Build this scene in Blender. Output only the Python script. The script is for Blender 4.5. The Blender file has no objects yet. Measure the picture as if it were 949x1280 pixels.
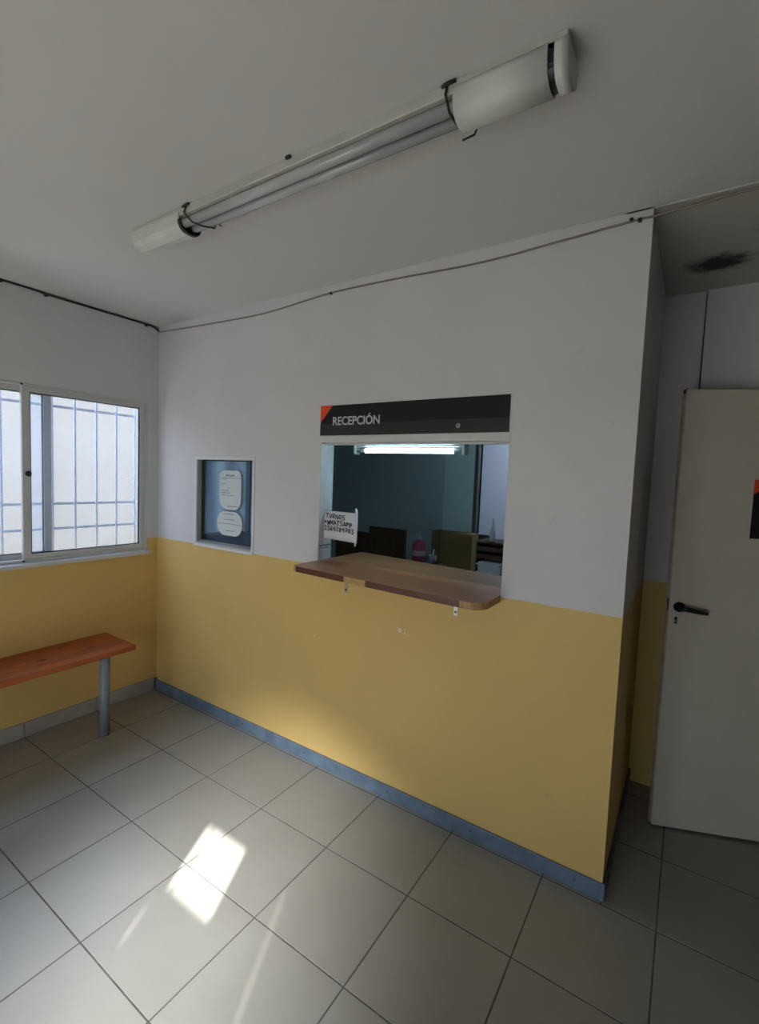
import bpy, bmesh, math, random
from mathutils import Vector, Matrix
random.seed(7)
S = 0.8889          # layout was measured with 0.45 units per tile; real tiles are 0.40 m
SC = bpy.context.scene
COL = SC.collection
V = Vector

# ------------------------------------------------------------------ camera
F_PX, CX, CY = 593.153, 469.976, 638.115
CAM = V((3.5273, -2.1882, 1.7854))
YAW, PITCH, ROLL = 0.5834, -0.0695, 0.0390
cd = bpy.data.cameras.new('camera'); cam = bpy.data.objects.new('camera', cd); COL.objects.link(cam)
fw = V((-math.sin(YAW)*math.cos(PITCH), math.cos(YAW)*math.cos(PITCH), math.sin(PITCH)))
rt = V((math.cos(YAW), math.sin(YAW), 0)); up = rt.cross(fw)
r2 = rt*math.cos(ROLL) + up*math.sin(ROLL); u2 = up*math.cos(ROLL) - rt*math.sin(ROLL)
M = Matrix((r2, u2, -fw)).transposed().to_4x4(); M.translation = CAM*S
cam.matrix_world = M
cd.sensor_fit = 'VERTICAL'; cd.sensor_height = 32.0; cd.lens = F_PX*32.0/1280.0
cd.shift_x = (474.5-CX)/1280.0; cd.shift_y = -(640-CY)/1280.0
cd.clip_start = 0.02
SC.camera = cam

# ------------------------------------------------------------------ colour management, world, sun
SC.view_settings.view_transform = 'Standard'; SC.view_settings.look = 'None'
SC.view_settings.gamma = 1.0; SC.view_settings.use_curve_mapping = False
SC.view_settings.exposure = 0.40
SC.cycles.use_denoising = True
SC.cycles.max_bounces = 14; SC.cycles.diffuse_bounces = 7; SC.cycles.glossy_bounces = 4
SC.cycles.transparent_max_bounces = 16; SC.cycles.transmission_bounces = 6
SC.cycles.sample_clamp_indirect = 6.0; SC.cycles.caustics_reflective = False

SUN_DIR = V((-0.494, 1.0, -0.60)).normalized()      # direction the light travels
w = bpy.data.worlds.new('sky'); SC.world = w; w.use_nodes = True
nt = w.node_tree; nt.nodes.clear()
wo = nt.nodes.new('ShaderNodeOutputWorld'); bg = nt.nodes.new('ShaderNodeBackground')
tc = nt.nodes.new('ShaderNodeTexCoord'); sx = nt.nodes.new('ShaderNodeSeparateXYZ'); rp = nt.nodes.new('ShaderNodeValToRGB')
rp.color_ramp.elements[0].position = 0.0; rp.color_ramp.elements[0].color = (0.88, 0.94, 1.0, 1)
rp.color_ramp.elements[1].position = 0.7; rp.color_ramp.elements[1].color = (0.50, 0.68, 1.0, 1)
nt.links.new(tc.outputs['Generated'], sx.inputs[0]); nt.links.new(sx.outputs['Z'], rp.inputs[0])
nt.links.new(rp.outputs[0], bg.inputs[0]); nt.links.new(bg.outputs[0], wo.inputs[0])
bg.inputs[1].default_value = 4.4

sd = bpy.data.lights.new('sun', 'SUN'); sun = bpy.data.objects.new('sun', sd); COL.objects.link(sun)
sd.energy = 30.0; sd.angle = math.radians(0.42); sd.color = (1.0, 0.96, 0.90)
sun.rotation_euler = SUN_DIR.to_track_quat('-Z', 'Y').to_euler(); sun.location = (6, -9, 7)

# sunlight scattered forward by the frosted transom over the entrance, behind the viewer
td = bpy.data.lights.new('transom_daylight', 'AREA'); td.shape = 'RECTANGLE'; td.size = 0.7*S; td.size_y = 0.22*S
td.energy = 5.2; td.spread = math.radians(20); td.color = (0.97, 0.985, 1.0)
tl = bpy.data.objects.new('transom_daylight', td); COL.objects.link(tl)
tl.location = V((3.45, -4.56, 2.20))*S; tl.rotation_euler = V((-1.45, 3.44, -2.20)).to_track_quat('-Z', 'Z').to_euler()

def portal(loc, direction, sx_, sy_):
    d = bpy.data.lights.new('daylight_portal', 'AREA'); d.shape = 'RECTANGLE'; d.size = sx_*S; d.size_y = sy_*S
    d.cycles.is_portal = True
    o = bpy.data.objects.new('daylight_portal', d); COL.objects.link(o); o.location = V(loc)*S
    o.rotation_euler = V(direction).to_track_quat('-Z', 'Z').to_euler()

# ------------------------------------------------------------------ measured layout
H = 2.8831; W = 3.3303; HY = 1.2427; TS = 0.45; TX0 = 0.3864; TY0 = 0.0265
YB = -4.6; XR = 5.3; YC = 1.03          # back wall, right wall, end wall of the corridor
YO = 2.0                                # back wall of the office behind the counter

# ------------------------------------------------------------------ materials
def new_mat(name):
    m = bpy.data.materials.new(name); m.use_nodes = True
    n = m.node_tree.nodes; l = m.node_tree.links
    return m, n, l, n['Principled BSDF']
def plain(name, col, rough=0.5, metal=0.0, spec=0.5, var=0.0, scale=20.0, bump=0.0, stretch=None):
    m, n, l, p = new_mat(name)
    p.inputs['Base Color'].default_value = (*col, 1); p.inputs['Roughness'].default_value = rough
    p.inputs['Metallic'].default_value = metal; p.inputs['Specular IOR Level'].default_value = spec
    if var or bump:
        t = n.new('ShaderNodeTexCoord'); no = n.new('ShaderNodeTexNoise'); no.inputs['Scale'].default_value = scale
        no.inputs['Detail'].default_value = 5
        src = t.outputs['Object']
        if stretch:
            mp = n.new('ShaderNodeMapping'); mp.inputs['Scale'].default_value = stretch; l.new(src, mp.inputs[0]); src = mp.outputs[0]
        l.new(src, no.inputs['Vector'])
        if var:
            r = n.new('ShaderNodeValToRGB')
            r.color_ramp.elements[0].position = 0.3; r.color_ramp.elements[1].position = 0.7
            r.color_ramp.elements[0].color = (*[c*(1-var) for c in col], 1); r.color_ramp.elements[1].color = (*[min(1, c*(1+var)) for c in col], 1)
            l.new(no.outputs['Fac'], r.inputs[0]); l.new(r.outputs[0], p.inputs['Base Color'])
        if bump:
            b = n.new('ShaderNodeBump'); b.inputs['Strength'].default_value = bump; b.inputs['Distance'].default_value = 0.003
            l.new(no.outputs['Fac'], b.inputs['Height']); l.new(b.outputs[0], p.inputs['Normal'])
    return m
def math_node(n, l, op, a, b=None, clamp=False):
    k = n.new('ShaderNodeMath'); k.operation = op; k.use_clamp = clamp
    for i, q in enumerate((a, b)):
        if q is None: continue
        if hasattr(q, 'links'): l.new(q, k.inputs[i])
        else: k.inputs[i].default_value = q
    return k.outputs[0]
def mixc(n, l, fac, a, b):
    k = n.new('ShaderNodeMix'); k.data_type = 'RGBA'
    if hasattr(fac, 'links'): l.new(fac, k.inputs[0])
    else: k.inputs[0].default_value = fac
    for i, q in ((6, a), (7, b)):
        if hasattr(q, 'links'): l.new(q, k.inputs[i])
        else: k.inputs[i].default_value = (*q, 1)
    return k.outputs[2]
def painted_wall(name, upper, lower, hy, chips=()):
    """two-tone painted plaster: upper colour above hy, lower colour below, scuffs and chips"""
    m, n, l, p = new_mat(name)
    g = n.new('ShaderNodeNewGeometry'); s = n.new('ShaderNodeSeparateXYZ'); l.new(g.outputs['Position'], s.inputs[0])
    wv = n.new('ShaderNodeTexNoise'); wv.inputs['Scale'].default_value = 9; l.new(g.outputs['Position'], wv.inputs['Vector'])
    zz = math_node(n, l, 'ADD', s.outputs['Z'], math_node(n, l, 'MULTIPLY', math_node(n, l, 'SUBTRACT', wv.outputs['Fac'], 0.5), 0.008))
    st = math_node(n, l, 'GREATER_THAN', zz, hy*S)
    big = n.new('ShaderNodeTexNoise'); big.inputs['Scale'].default_value = 2.2; big.inputs['Detail'].default_value = 6; l.new(g.outputs['Position'], big.inputs['Vector'])
    col = mixc(n, l, st, lower, upper)
    dark = n.new('ShaderNodeMix'); dark.data_type = 'RGBA'; dark.blend_type = 'MULTIPLY'; dark.inputs[0].default_value = 0.16
    l.new(col, dark.inputs[6]); l.new(big.outputs['Fac'], dark.inputs[7]); col = dark.outputs[2]
    sm = n.new('ShaderNodeTexNoise'); sm.inputs['Scale'].default_value = 14; sm.inputs['Detail'].default_value = 8; l.new(g.outputs['Position'], sm.inputs['Vector'])
    sp = math_node(n, l, 'MULTIPLY', math_node(n, l, 'SUBTRACT', sm.outputs['Fac'], 0.66, True), 3.0, True)
    col = mixc(n, l, math_node(n, l, 'MULTIPLY', sp, 0.5), col, (0.30, 0.28, 0.25))
    for (cx, cz, r) in chips:
        dv = n.new('ShaderNodeVectorMath'); dv.operation = 'DISTANCE'; l.new(g.outputs['Position'], dv.inputs[0]); dv.inputs[1].default_value = (cx*S, 0, cz*S)
        dd = math_node(n, l, 'ADD', dv.outputs['Value'], math_node(n, l, 'MULTIPLY', math_node(n, l, 'SUBTRACT', sm.outputs['Fac'], 0.5), 0.02))
        col = mixc(n, l, math_node(n, l, 'LESS_THAN', dd, r*S), col, (0.72, 0.68, 0.58))
    l.new(col, p.inputs['Base Color'])
    p.inputs['Roughness'].default_value = 0.55; p.inputs['Specular IOR Level'].default_value = 0.3
    f = n.new('ShaderNodeTexNoise'); f.inputs['Scale'].default_value = 60; f.inputs['Detail'].default_value = 3; l.new(g.outputs['Position'], f.inputs['Vector'])
    b = n.new('ShaderNodeBump'); b.inputs['Strength'].default_value = 0.12; b.inputs['Distance'].default_value = 0.004
    l.new(f.outputs['Fac'], b.inputs['Height']); l.new(b.outputs[0], p.inputs['Normal'])
    return m
WHITE_W = (0.68, 0.665, 0.69); YELLOW = (0.74, 0.51, 0.185)
M_wall = painted_wall('white_and_yellow_wall_paint', WHITE_W, YELLOW, HY, [(2.269, 0.965, 0.012), (2.30, 0.955, 0.006), (1.666, 0.801, 0.007)])
M_office = painted_wall('office_wall_paint', (0.47, 0.58, 0.65), (0.47, 0.58, 0.65), HY)
M_ceil = plain('ceiling_paint', (0.605, 0.59, 0.60), 0.8, var=0.03, scale=1.5, bump=0.1)
def ceiling_mould():
    m, n, l, p = new_mat('mouldy_ceiling_paint')
    g = n.new('ShaderNodeNewGeometry')
    def blob(cx, cy, ax, ay):
        mp = n.new('ShaderNodeMapping'); mp.vector_type = 'POINT'
        mp.inputs['Location'].default_value = (-cx*S/(ax*S), -cy*S/(ay*S), 0); mp.inputs['Scale'].default_value = (1/(ax*S), 1/(ay*S), 0)
        l.new(g.outputs['Position'], mp.inputs[0])
        le = n.new('ShaderNodeVectorMath'); le.operation = 'LENGTH'; l.new(mp.outputs[0], le.inputs[0])
        return math_node(n, l, 'SUBTRACT', 1.0, le.outputs['Value'], True)
    no = n.new('ShaderNodeTexNoise'); no.inputs['Scale'].default_value = 26; no.inputs['Detail'].default_value = 9; no.inputs['Roughness'].default_value = 0.7
    l.new(g.outputs['Position'], no.inputs['Vector'])
    a = math_node(n, l, 'MAXIMUM', blob(3.56, 0.665, 0.26, 0.20), math_node(n, l, 'MULTIPLY', blob(3.80, 0.40, 0.26, 0.12), 0.85))
    k = math_node(n, l, 'MULTIPLY', a, 1.1)
    k = math_node(n, l, 'MULTIPLY', math_node(n, l, 'SUBTRACT', math_node(n, l, 'ADD', k, no.outputs['Fac']), 0.92, True), 2.6, True)
    l.new(mixc(n, l, k, (0.50, 0.48, 0.455), (0.045, 0.038, 0.032)), p.inputs['Base Color'])
    p.inputs['Roughness'].default_value = 0.85
    return m
M_mould = ceiling_mould()
def tile_mat():
    m, n, l, p = new_mat('ceramic_floor_tile')
    t = n.new('ShaderNodeNewGeometry'); oi = n.new('ShaderNodeObjectInfo')
    no = n.new('ShaderNodeTexNoise'); no.inputs['Scale'].default_value = 5; no.inputs['Detail'].default_value = 7; l.new(t.outputs['Position'], no.inputs['Vector'])
    c = mixc(n, l, no.outputs['Fac'], (0.275, 0.264, 0.228), (0.345, 0.334, 0.298))
    c2 = mixc(n, l, math_node(n, l, 'MULTIPLY', oi.outputs['Random'], 0.22), c, (0.23, 0.215, 0.19))
    l.new(c2, p.inputs['Base Color'])
    r = math_node(n, l, 'ADD', math_node(n, l, 'MULTIPLY', no.outputs['Fac'], 0.14), 0.26)
    l.new(r, p.inputs['Roughness']); p.inputs['Specular IOR Level'].default_value = 0.5
    f = n.new('ShaderNodeTexNoise'); f.inputs['Scale'].default_value = 120; l.new(t.outputs['Position'], f.inputs['Vector'])
    b = n.new('ShaderNodeBump'); b.inputs['Strength'].default_value = 0.06; b.inputs['Distance'].default_value = 0.001
    l.new(f.outputs['Fac'], b.inputs['Height']); l.new(b.outputs[0], p.inputs['Normal'])
    return m
M_tile = tile_mat()
M_grout = plain('dark_grout', (0.10, 0.095, 0.085), 0.9, var=0.3, scale=25)
M_skirt_tile = plain('skirting_tile', (0.36, 0.345, 0.31), 0.4, var=0.12, scale=8)
M_blue = plain('blue_grey_gloss_paint', (0.13, 0.185, 0.255), 0.35, var=0.25, scale=12)
M_bluedark = plain('dark_blue_grey_paint', (0.07, 0.09, 0.12), 0.45, var=0.25, scale=12)
M_alu = plain('white_aluminium', (0.55, 0.56, 0.56), 0.4, metal=0.0, var=0.05, scale=8)
M_gasket = plain('black_rubber', (0.015, 0.015, 0.017), 0.6)
M_black = plain('black_plastic', (0.012, 0.012, 0.013), 0.45)
M_blackmetal = plain('blackened_metal', (0.02, 0.02, 0.022), 0.35, metal=0.6)
M_iron = plain('painted_iron_bar', (0.66, 0.70, 0.80), 0.5)
M_whiteplas = plain('white_plastic', (0.62, 0.62, 0.60), 0.35, var=0.06, scale=14)
M_whitemetal = plain('white_enamelled_steel', (0.50, 0.49, 0.45), 0.45, var=0.06, scale=10)
M_tube = plain('unlit_tube_glass', (0.42, 0.43, 0.45), 0.15, var=0.05, scale=4)
M_zinc = plain('zinc', (0.55, 0.55, 0.55), 0.35, metal=0.9)
M_sign = plain('dark_grey_vinyl', (0.011, 0.011, 0.013), 0.55, spec=0.25)
M_sign2 = plain('charcoal_acrylic', (0.030, 0.030, 0.031), 0.4, spec=0.3)
M_orange = plain('orange_vinyl', (0.75, 0.065, 0.012), 0.5)
M_letter = plain('light_grey_vinyl', (0.58, 0.58, 0.60), 0.5)
M_paper = plain('white_paper', (0.72, 0.72, 0.78), 0.8, var=0.03, scale=12)
M_paper2 = plain('printed_paper', (0.62, 0.68, 0.70), 0.8, var=0.03, scale=12)
M_ink = plain('black_marker_ink', (0.01, 0.01, 0.02), 0.7)
M_print = plain('grey_print', (0.16, 0.19, 0.22), 0.8)
M_cable = plain('grey_brown_cable', (0.24, 0.20, 0.185), 0.6)
M_cabledark = plain('dark_cable', (0.025, 0.022, 0.022), 0.6)
M_door = plain('cream_door_paint', (0.58, 0.53, 0.45), 0.5, var=0.05, scale=5, bump=0.1)
M_dooredge = plain('worn_door_edge', (0.60, 0.49, 0.39), 0.6, var=0.2, scale=15)
M_post = plain('grey_painted_steel', (0.22, 0.25, 0.29), 0.4, var=0.1, scale=15)
M_teal = plain('pale_blue_grey_paint', (0.56, 0.68, 0.73), 0.6, var=0.05, scale=3)
M_frame = plain('dark_brown_frame', (0.05, 0.042, 0.045), 0.5)
M_brown = plain('dark_brown_wood', (0.075, 0.034, 0.022), 0.7, spec=0.2, var=0.3, scale=8, stretch=(1, 8, 8))
M_ochre = plain('ochre_board', (0.17, 0.115, 0.028), 0.7, var=0.12, scale=6)
M_ochre2 = plain('reddish_board_edge', (0.13, 0.075, 0.04), 0.7, var=0.12, scale=6)
M_desk = plain('grey_laminate', (0.30, 0.29, 0.27), 0.5)
M_screen = plain('monitor_back_plastic', (0.004, 0.0045, 0.006), 0.6, spec=0.15)
M_pink = plain('pink_liquid_bottle', (0.34, 0.03, 0.09), 0.4)
M_chair = plain('black_upholstery', (0.012, 0.012, 0.014), 0.8)
def blue_film():
    m, n, l, p = new_mat('blue_film_reflections')
    t = n.new('ShaderNodeTexCoord'); wv = n.new('ShaderNodeTexWave'); wv.wave_type = 'BANDS'; wv.bands_direction = 'X'
    wv.inputs['Scale'].default_value = 1.6; wv.inputs['Distortion'].default_value = 2.0; wv.inputs['Detail'].default_value = 2; wv.inputs['Detail Scale'].default_value = 0.6
    l.new(t.outputs['Object'], wv.inputs['Vector'])
    l.new(mixc(n, l, wv.outputs['Fac'], (0.10, 0.21, 0.40), (0.30, 0.47, 0.72)), p.inputs['Base Color'])  # pale and dark bands paint glass reflections into the film colour
    p.inputs['Roughness'].default_value = 0.5
    return m
M_film = blue_film()
M_filmdark = plain('dark_blue_film', (0.018, 0.045, 0.10), 0.5)
def wood(name, c1, c2, knots=None, scale=1.0, axis='X', rough=0.35):
    m, n, l, p = new_mat(name)
    t = n.new('ShaderNodeTexCoord'); mp = n.new('ShaderNodeMapping')
    mp.inputs['Scale'].default_value = {'X': (1.2*scale, 22*scale, 22*scale), 'Y': (22*scale, 1.2*scale, 22*scale)}[axis]
    l.new(t.outputs['Object'], mp.inputs[0])
    no = n.new('ShaderNodeTexNoise'); no.inputs['Scale'].default_value = 1.6; no.inputs['Detail'].default_value = 7; no.inputs['Distortion'].default_value = 0.6
    l.new(mp.outputs[0], no.inputs['Vector'])
    r = n.new('ShaderNodeValToRGB'); r.color_ramp.elements[0].position = 0.32; r.color_ramp.elements[1].position = 0.68
    r.color_ramp.elements[0].color = (*c1, 1); r.color_ramp.elements[1].color = (*c2, 1)
    l.new(no.outputs['Fac'], r.inputs[0]); col = r.outputs[0]
    for (kx, ky, kr, st) in (knots or ()):
        k = n.new('ShaderNodeMapping'); k.inputs['Location'].default_value = (-kx*st[0], -ky*st[1], 0); k.inputs['Scale'].default_value = (st[0], st[1], 0)
        l.new(t.outputs['Object'], k.inputs[0])
        le = n.new('ShaderNodeVectorMath'); le.operation = 'LENGTH'; l.new(k.outputs[0], le.inputs[0])
        f = math_node(n, l, 'SUBTRACT', 1.0, math_node(n, l, 'DIVIDE', le.outputs['Value'], kr), True)
        col = mixc(n, l, math_node(n, l, 'MULTIPLY', f, 1.6, True), col, (0.06, 0.015, 0.008))
    l.new(col, p.inputs['Base Color']); p.inputs['Roughness'].default_value = rough
    return m
KNOTS = [((x-0.21)*S, (y+1.4)*S, r, (1, 0.6)) for x, y, r in ((0.24, -0.91, 0.024), (0.235, -0.62, 0.016), (0.30, -0.46, 0.013), (0.10, -0.75, 0.012))]
M_bench = wood('orange_varnished_pine', (0.30, 0.064, 0.013), (0.50, 0.125, 0.029),
               KNOTS, axis='Y', rough=0.5)
M_shelf = wood('brown_wood_laminate', (0.29, 0.12, 0.052), (0.41, 0.185, 0.085))
M_shelfedge = plain('dark_red_edge_band', (0.10, 0.030, 0.018), 0.4, var=0.15, scale=20)
M_chip = plain('raw_chipboard', (0.46, 0.27, 0.12), 0.7, var=0.25, scale=120)
def glass(name, tint, ior=1.45, milk=0.0, milk_col=(0.9, 0.94, 1.0), gloss=0.02):
    m, n, l, p = new_mat(name); n.remove(p); out = n['Material Output']
    tr = n.new('ShaderNodeBsdfTransparent'); tr.inputs[0].default_value = (*tint, 1)
    gl = n.new('ShaderNodeBsdfGlossy'); gl.inputs['Roughness'].default_value = gloss
    fr = n.new('ShaderNodeFresnel'); fr.inputs[0].default_value = ior
    body = tr.outputs[0]
    gm = n.new('ShaderNodeNewGeometry'); front = math_node(n, l, 'SUBTRACT', 1.0, gm.outputs['Backfacing'])   # thin pane: only its entry face reflects
    frs = math_node(n, l, 'MULTIPLY', fr.outputs[0], front)
    if milk:
        tl = n.new('ShaderNodeBsdfTranslucent'); tl.inputs[0].default_value = (*milk_col, 1)
        mx = n.new('ShaderNodeMixShader'); l.new(math_node(n, l, 'MULTIPLY', front, milk), mx.inputs[0])
        l.new(tr.outputs[0], mx.inputs[1]); l.new(tl.outputs[0], mx.inputs[2]); body = mx.outputs[0]
    mx = n.new('ShaderNodeMixShader'); l.new(frs, mx.inputs[0]); l.new(body, mx.inputs[1]); l.new(gl.outputs[0], mx.inputs[2])
    l.new(mx.outputs[0], out.inputs[0])
    return m
M_glass = glass('clear_glass', (0.93, 0.96, 0.96))
M_counterglass = glass('tinted_counter_glass', (0.82, 0.89, 0.91), ior=1.25)
M_frost = glass('milky_window_glass', (0.93, 0.96, 1.0), milk=0.11, gloss=0.35)
def emit(name, col, st):
    m, n, l, p = new_mat(name)
    p.inputs['Base Color'].default_value = (0.8, 0.8, 0.8, 1)
    p.inputs['Emission Color'].default_value = (*col, 1); p.inputs['Emission Strength'].default_value = st
    return m
M_lit = emit('lit_fluorescent_tube', (0.72, 0.93, 1.0), 36.0)

# ------------------------------------------------------------------ mesh helpers (all input in layout units)
class MB:
    def __init__(self): self.bm = bmesh.new()
    def box(self, x0, x1, y0, y1, z0, z1, bev=0.0, seg=1):
        b = bmesh.new(); bmesh.ops.create_cube(b, size=1)
        for v in b.verts: v.co = V(((x0+x1)/2+v.co.x*(x1-x0), (y0+y1)/2+v.co.y*(y1-y0), (z0+z1)/2+v.co.z*(z1-z0)))
        if bev: bmesh.ops.bevel(b, geom=b.edges[:], offset=bev, segments=seg, profile=0.5, affect='EDGES')
        return self.add(b)
    def add(self, b, mat=None):
        me = bpy.data.meshes.new('t'); b.to_mesh(me); b.free()
        if mat: me.transform(mat)
        self.bm.from_mesh(me); bpy.data.meshes.remove(me); return self
    def tube(self, pts, r, n=8, cap=True):
        pts = [V(p) for p in pts]; rings = []
        rr = r if isinstance(r, (list, tuple)) else [r]*len(pts)
        prev = None
        for i, p in enumerate(pts):
            t = (pts[min(i+1, len(pts)-1)]-pts[max(i-1, 0)]).normalized()
            if prev is None:
                a = V((0, 0, 1)) if abs(t.z) < 0.9 else V((1, 0, 0)); u = t.cross(a).normalized()
            else:
                u = (prev - t*prev.dot(t))
                u = u.normalized() if u.length > 1e-6 else t.orthogonal().normalized()
            prev = u; v_ = t.cross(u)
            rings.append([self.bm.verts.new(p+(u*math.cos(k*2*math.pi/n)+v_*math.sin(k*2*math.pi/n))*rr[i]) for k in range(n)])
        for a, b in zip(rings, rings[1:]):
            for k in range(n): self.bm.faces.new((a[k], a[(k+1) % n], b[(k+1) % n], b[k])).smooth = n > 5
        if cap:
            self.bm.faces.new(rings[0][::-1]); self.bm.faces.new(rings[-1])
        return self
    def cyl(self, p0, p1, r, n=16): return self.tube([p0, p1], r, n)
    def lathe(self, c, prof, n=20):
        rings = [[self.bm.verts.new((c[0]+r*math.cos(k*2*math.pi/n), c[1]+r*math.sin(k*2*math.pi/n), c[2]+z)) for k in range(n)] for r, z in prof]
        for a, b in zip(rings, rings[1:]):
            for k in range(n): self.bm.faces.new((a[k], a[(k+1) % n], b[(k+1) % n], b[k])).smooth = True
        self.bm.faces.new(rings[0][::-1]); self.bm.faces.new(rings[-1]); return self
    def prism(self, poly, d0, d1, f):
        """poly: 2D points, f(u,v,d)->3D"""
        a = [self.bm.verts.new(f(u, v, d0)) for u, v in poly]; b = [self.bm.verts.new(f(u, v, d1)) for u, v in poly]
        self.bm.faces.new(a[::-1]); self.bm.faces.new(b); k = len(poly)
        for i in range(k): self.bm.faces.new((a[i], a[(i+1) % k], b[(i+1) % k], b[i]))
        return self
    def build(self, name, mat, parent=None, base=None, shear=None):
        if shear:
            for v in self.bm.verts: v.co = shear(v.co)
        bmesh.ops.recalc_face_normals(self.bm, faces=self.bm.faces[:])
        if parent is not None: b = V(parent['_b'])
        elif base is not None: b = V(base)
        else: b = V((0, 0, 0))
        for v in self.bm.verts: v.co = (v.co-b)*S
        me = bpy.data.meshes.new(name); self.bm.to_mesh(me); self.bm.free()
        if isinstance(mat, (list, tuple)):
            for q in mat: me.materials.append(q)
        else: me.materials.append(mat)
        o = bpy.data.objects.new(name, me); COL.objects.link(o); o['_b'] = tuple(b)
        if parent is not None: o.parent = parent
        else: o.location = b*S
        return o
def tag(o, label, cat, group=None):
    o['label'] = label; o['category'] = cat
    if group: o['group'] = group
    return o
def thing(name, base, label, cat, group=None):
    o = bpy.data.objects.new(name, None); COL.objects.link(o); o.location = V(base)*S; o['_b'] = tuple(base); o.empty_display_size = 0.1
    return tag(o, label, cat, group)
def struct(o): o['kind'] = 'structure'; return o
def sthing(name, base):
    o = bpy.data.objects.new(name, None); COL.objects.link(o); o.location = V(base)*S; o['_b'] = tuple(base)
    return struct(o)
def label(o, t): o['label'] = t; return o
XZ = lambda u, v, d: (u, d, v)      # plane parallel to the counter wall
YZ = lambda u, v, d: (d, u, v)
XY = lambda u, v, d: (u, v, d)

def wall_panel(name, axis, c0, c1, a0, a1, z0, z1, holes, mat):
    """slab with rectangular holes. axis 'x': slab spans x=a0..a1, thickness y=c0..c1; axis 'y' likewise"""
    mb = MB()
    us = sorted({a0, a1, *[h[0] for h in holes], *[h[1] for h in holes]}); zs = sorted({z0, z1, *[h[2] for h in holes], *[h[3] for h in holes]})
    inside = lambda u, z: any(h[0] < u < h[1] and h[2] < z < h[3] for h in holes)
    solid = {}
    for i in range(len(us)-1):
        for k in range(len(zs)-1): solid[i, k] = not inside((us[i]+us[i+1])/2, (zs[k]+zs[k+1])/2)
    P = (lambda u, c, z: (u, c, z)) if axis == 'x' else (lambda u, c, z: (c, u, z))
    cache = {}
    def vt(u, c, z):
        q = (u, c, z)
        if q not in cache: cache[q] = mb.bm.verts.new(P(u, c, z))
        return cache[q]
    for (i, k), s in solid.items():
        if not s: continue
        u0, u1, q0, q1 = us[i], us[i+1], zs[k], zs[k+1]
        for c in (c0, c1): mb.bm.faces.new([vt(u0, c, q0), vt(u1, c, q0), vt(u1, c, q1), vt(u0, c, q1)])
        if not solid.get((i-1, k)): mb.bm.faces.new([vt(u0, c0, q0), vt(u0, c1, q0), vt(u0, c1, q1), vt(u0, c0, q1)])
        if not solid.get((i+1, k)): mb.bm.faces.new([vt(u1, c0, q0), vt(u1, c1, q0), vt(u1, c1, q1), vt(u1, c0, q1)])
        if not solid.get((i, k-1)): mb.bm.faces.new([vt(u0, c0, q0), vt(u1, c0, q0), vt(u1, c1, q0), vt(u0, c1, q0)])
        if not solid.get((i, k+1)): mb.bm.faces.new([vt(u0, c0, q1), vt(u1, c0, q1), vt(u1, c1, q1), vt(u0, c1, q1)])
    return struct(mb.build(name, mat))

# ------------------------------------------------------------------ room shell
WY0, WY1, WZ0, WZ1 = -0.09, -1.56, 1.156, 2.290          # window in the left wall
OX0, OX1, OZ0, OZ1 = 1.676, 2.811, 1.225, 2.0193         # counter opening
BX0, BX1, BZ0, BZ1 = 0.497, 1.092, 1.252, 1.872          # small side window (notice niche)
FILL_DOOR = (1.3, 3.7, 0.02, 1.55)                         # unseen glazed entrance, added and sized to give the room fill light
TRZ = (2.168, 2.365); TRX = (3.567, 3.838)                # clear pane of the transom, the sun patch comes from it
TRW = (2.90, 4.25, 1.95, 2.46)                           # frosted transom window around it

wall_panel('wall_reception', 'x', 0.0, 0.12, 0.0, W, 0, H, [(OX0, OX1, OZ0, OZ1), (BX0, BX1, BZ0, BZ1)], M_wall)
wall_panel('wall_left', 'y', -0.14, 0.0, YB, 3.5, 0, H, [(WY1, WY0, WZ0, WZ1)], M_wall)
wall_panel('wall_back', 'x', YB-0.12, YB, -0.14, XR+0.12, 0, H, [FILL_DOOR, TRW], plain('grey_back_wall_paint', (0.36, 0.36, 0.36), 0.7))
wall_panel('wall_right', 'y', XR, XR+0.12, YB, YC+0.12, 0, H, [], plain('corridor_dimming_brown', (0.07, 0.05, 0.04), 0.6))  # unseen wall, given a dark colour to keep the corridor dim
wall_panel('wall_corridor_side', 'y', W-0.10, W, 0.12, YC+0.12, 0, H, [], M_wall)
wall_panel('wall_corridor_end', 'x', YC, YC+0.12, W, 3.524, 0, H, [], M_wall)
wall_panel('wall_corridor_end_right', 'x', YC-0.012, YC+0.12, 3.53, XR, 0, H, [], M_wall)
struct(MB().box(3.50, 3.56, YC+0.06, YC+0.11, 0, H).build('trim_1', plain('dark_joint', (0.10, 0.095, 0.09), 0.8)))
wall_panel('wall_office_back', 'x', YO, YO+0.04, 0.0, W-0.1, 0, H, [(1.90, 2.75, 0.0, 2.25)], M_office)
wall_panel('wall_office_right', 'y', W-0.2, W-0.1, 0.12, 3.5, 0, H, [], M_office)
wall_panel('wall_office_left', 'y', 0.0, 0.03, 0.12, 2.0, 0, H, [], M_office)
wall_panel('wall_back_room', 'x', 3.4, 3.5, 0.0, W-0.1, 0, H, [], plain('back_room_wall_paint', (0.60, 0.60, 0.66), 0.7))
struct(MB().box(-0.14, XR+0.12, YB-0.12, 0.0, H, H+0.12).build('ceiling', M_ceil))
struct(MB().box(W-0.1, XR+0.12, 0.0, YC+0.12, H-0.006, H+0.12).build('ceiling_corridor', M_mould))
struct(MB().box(-0.14, W-0.1, 0.0, 3.5, H, H+0.12).build('ceiling_office', M_office))

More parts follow.
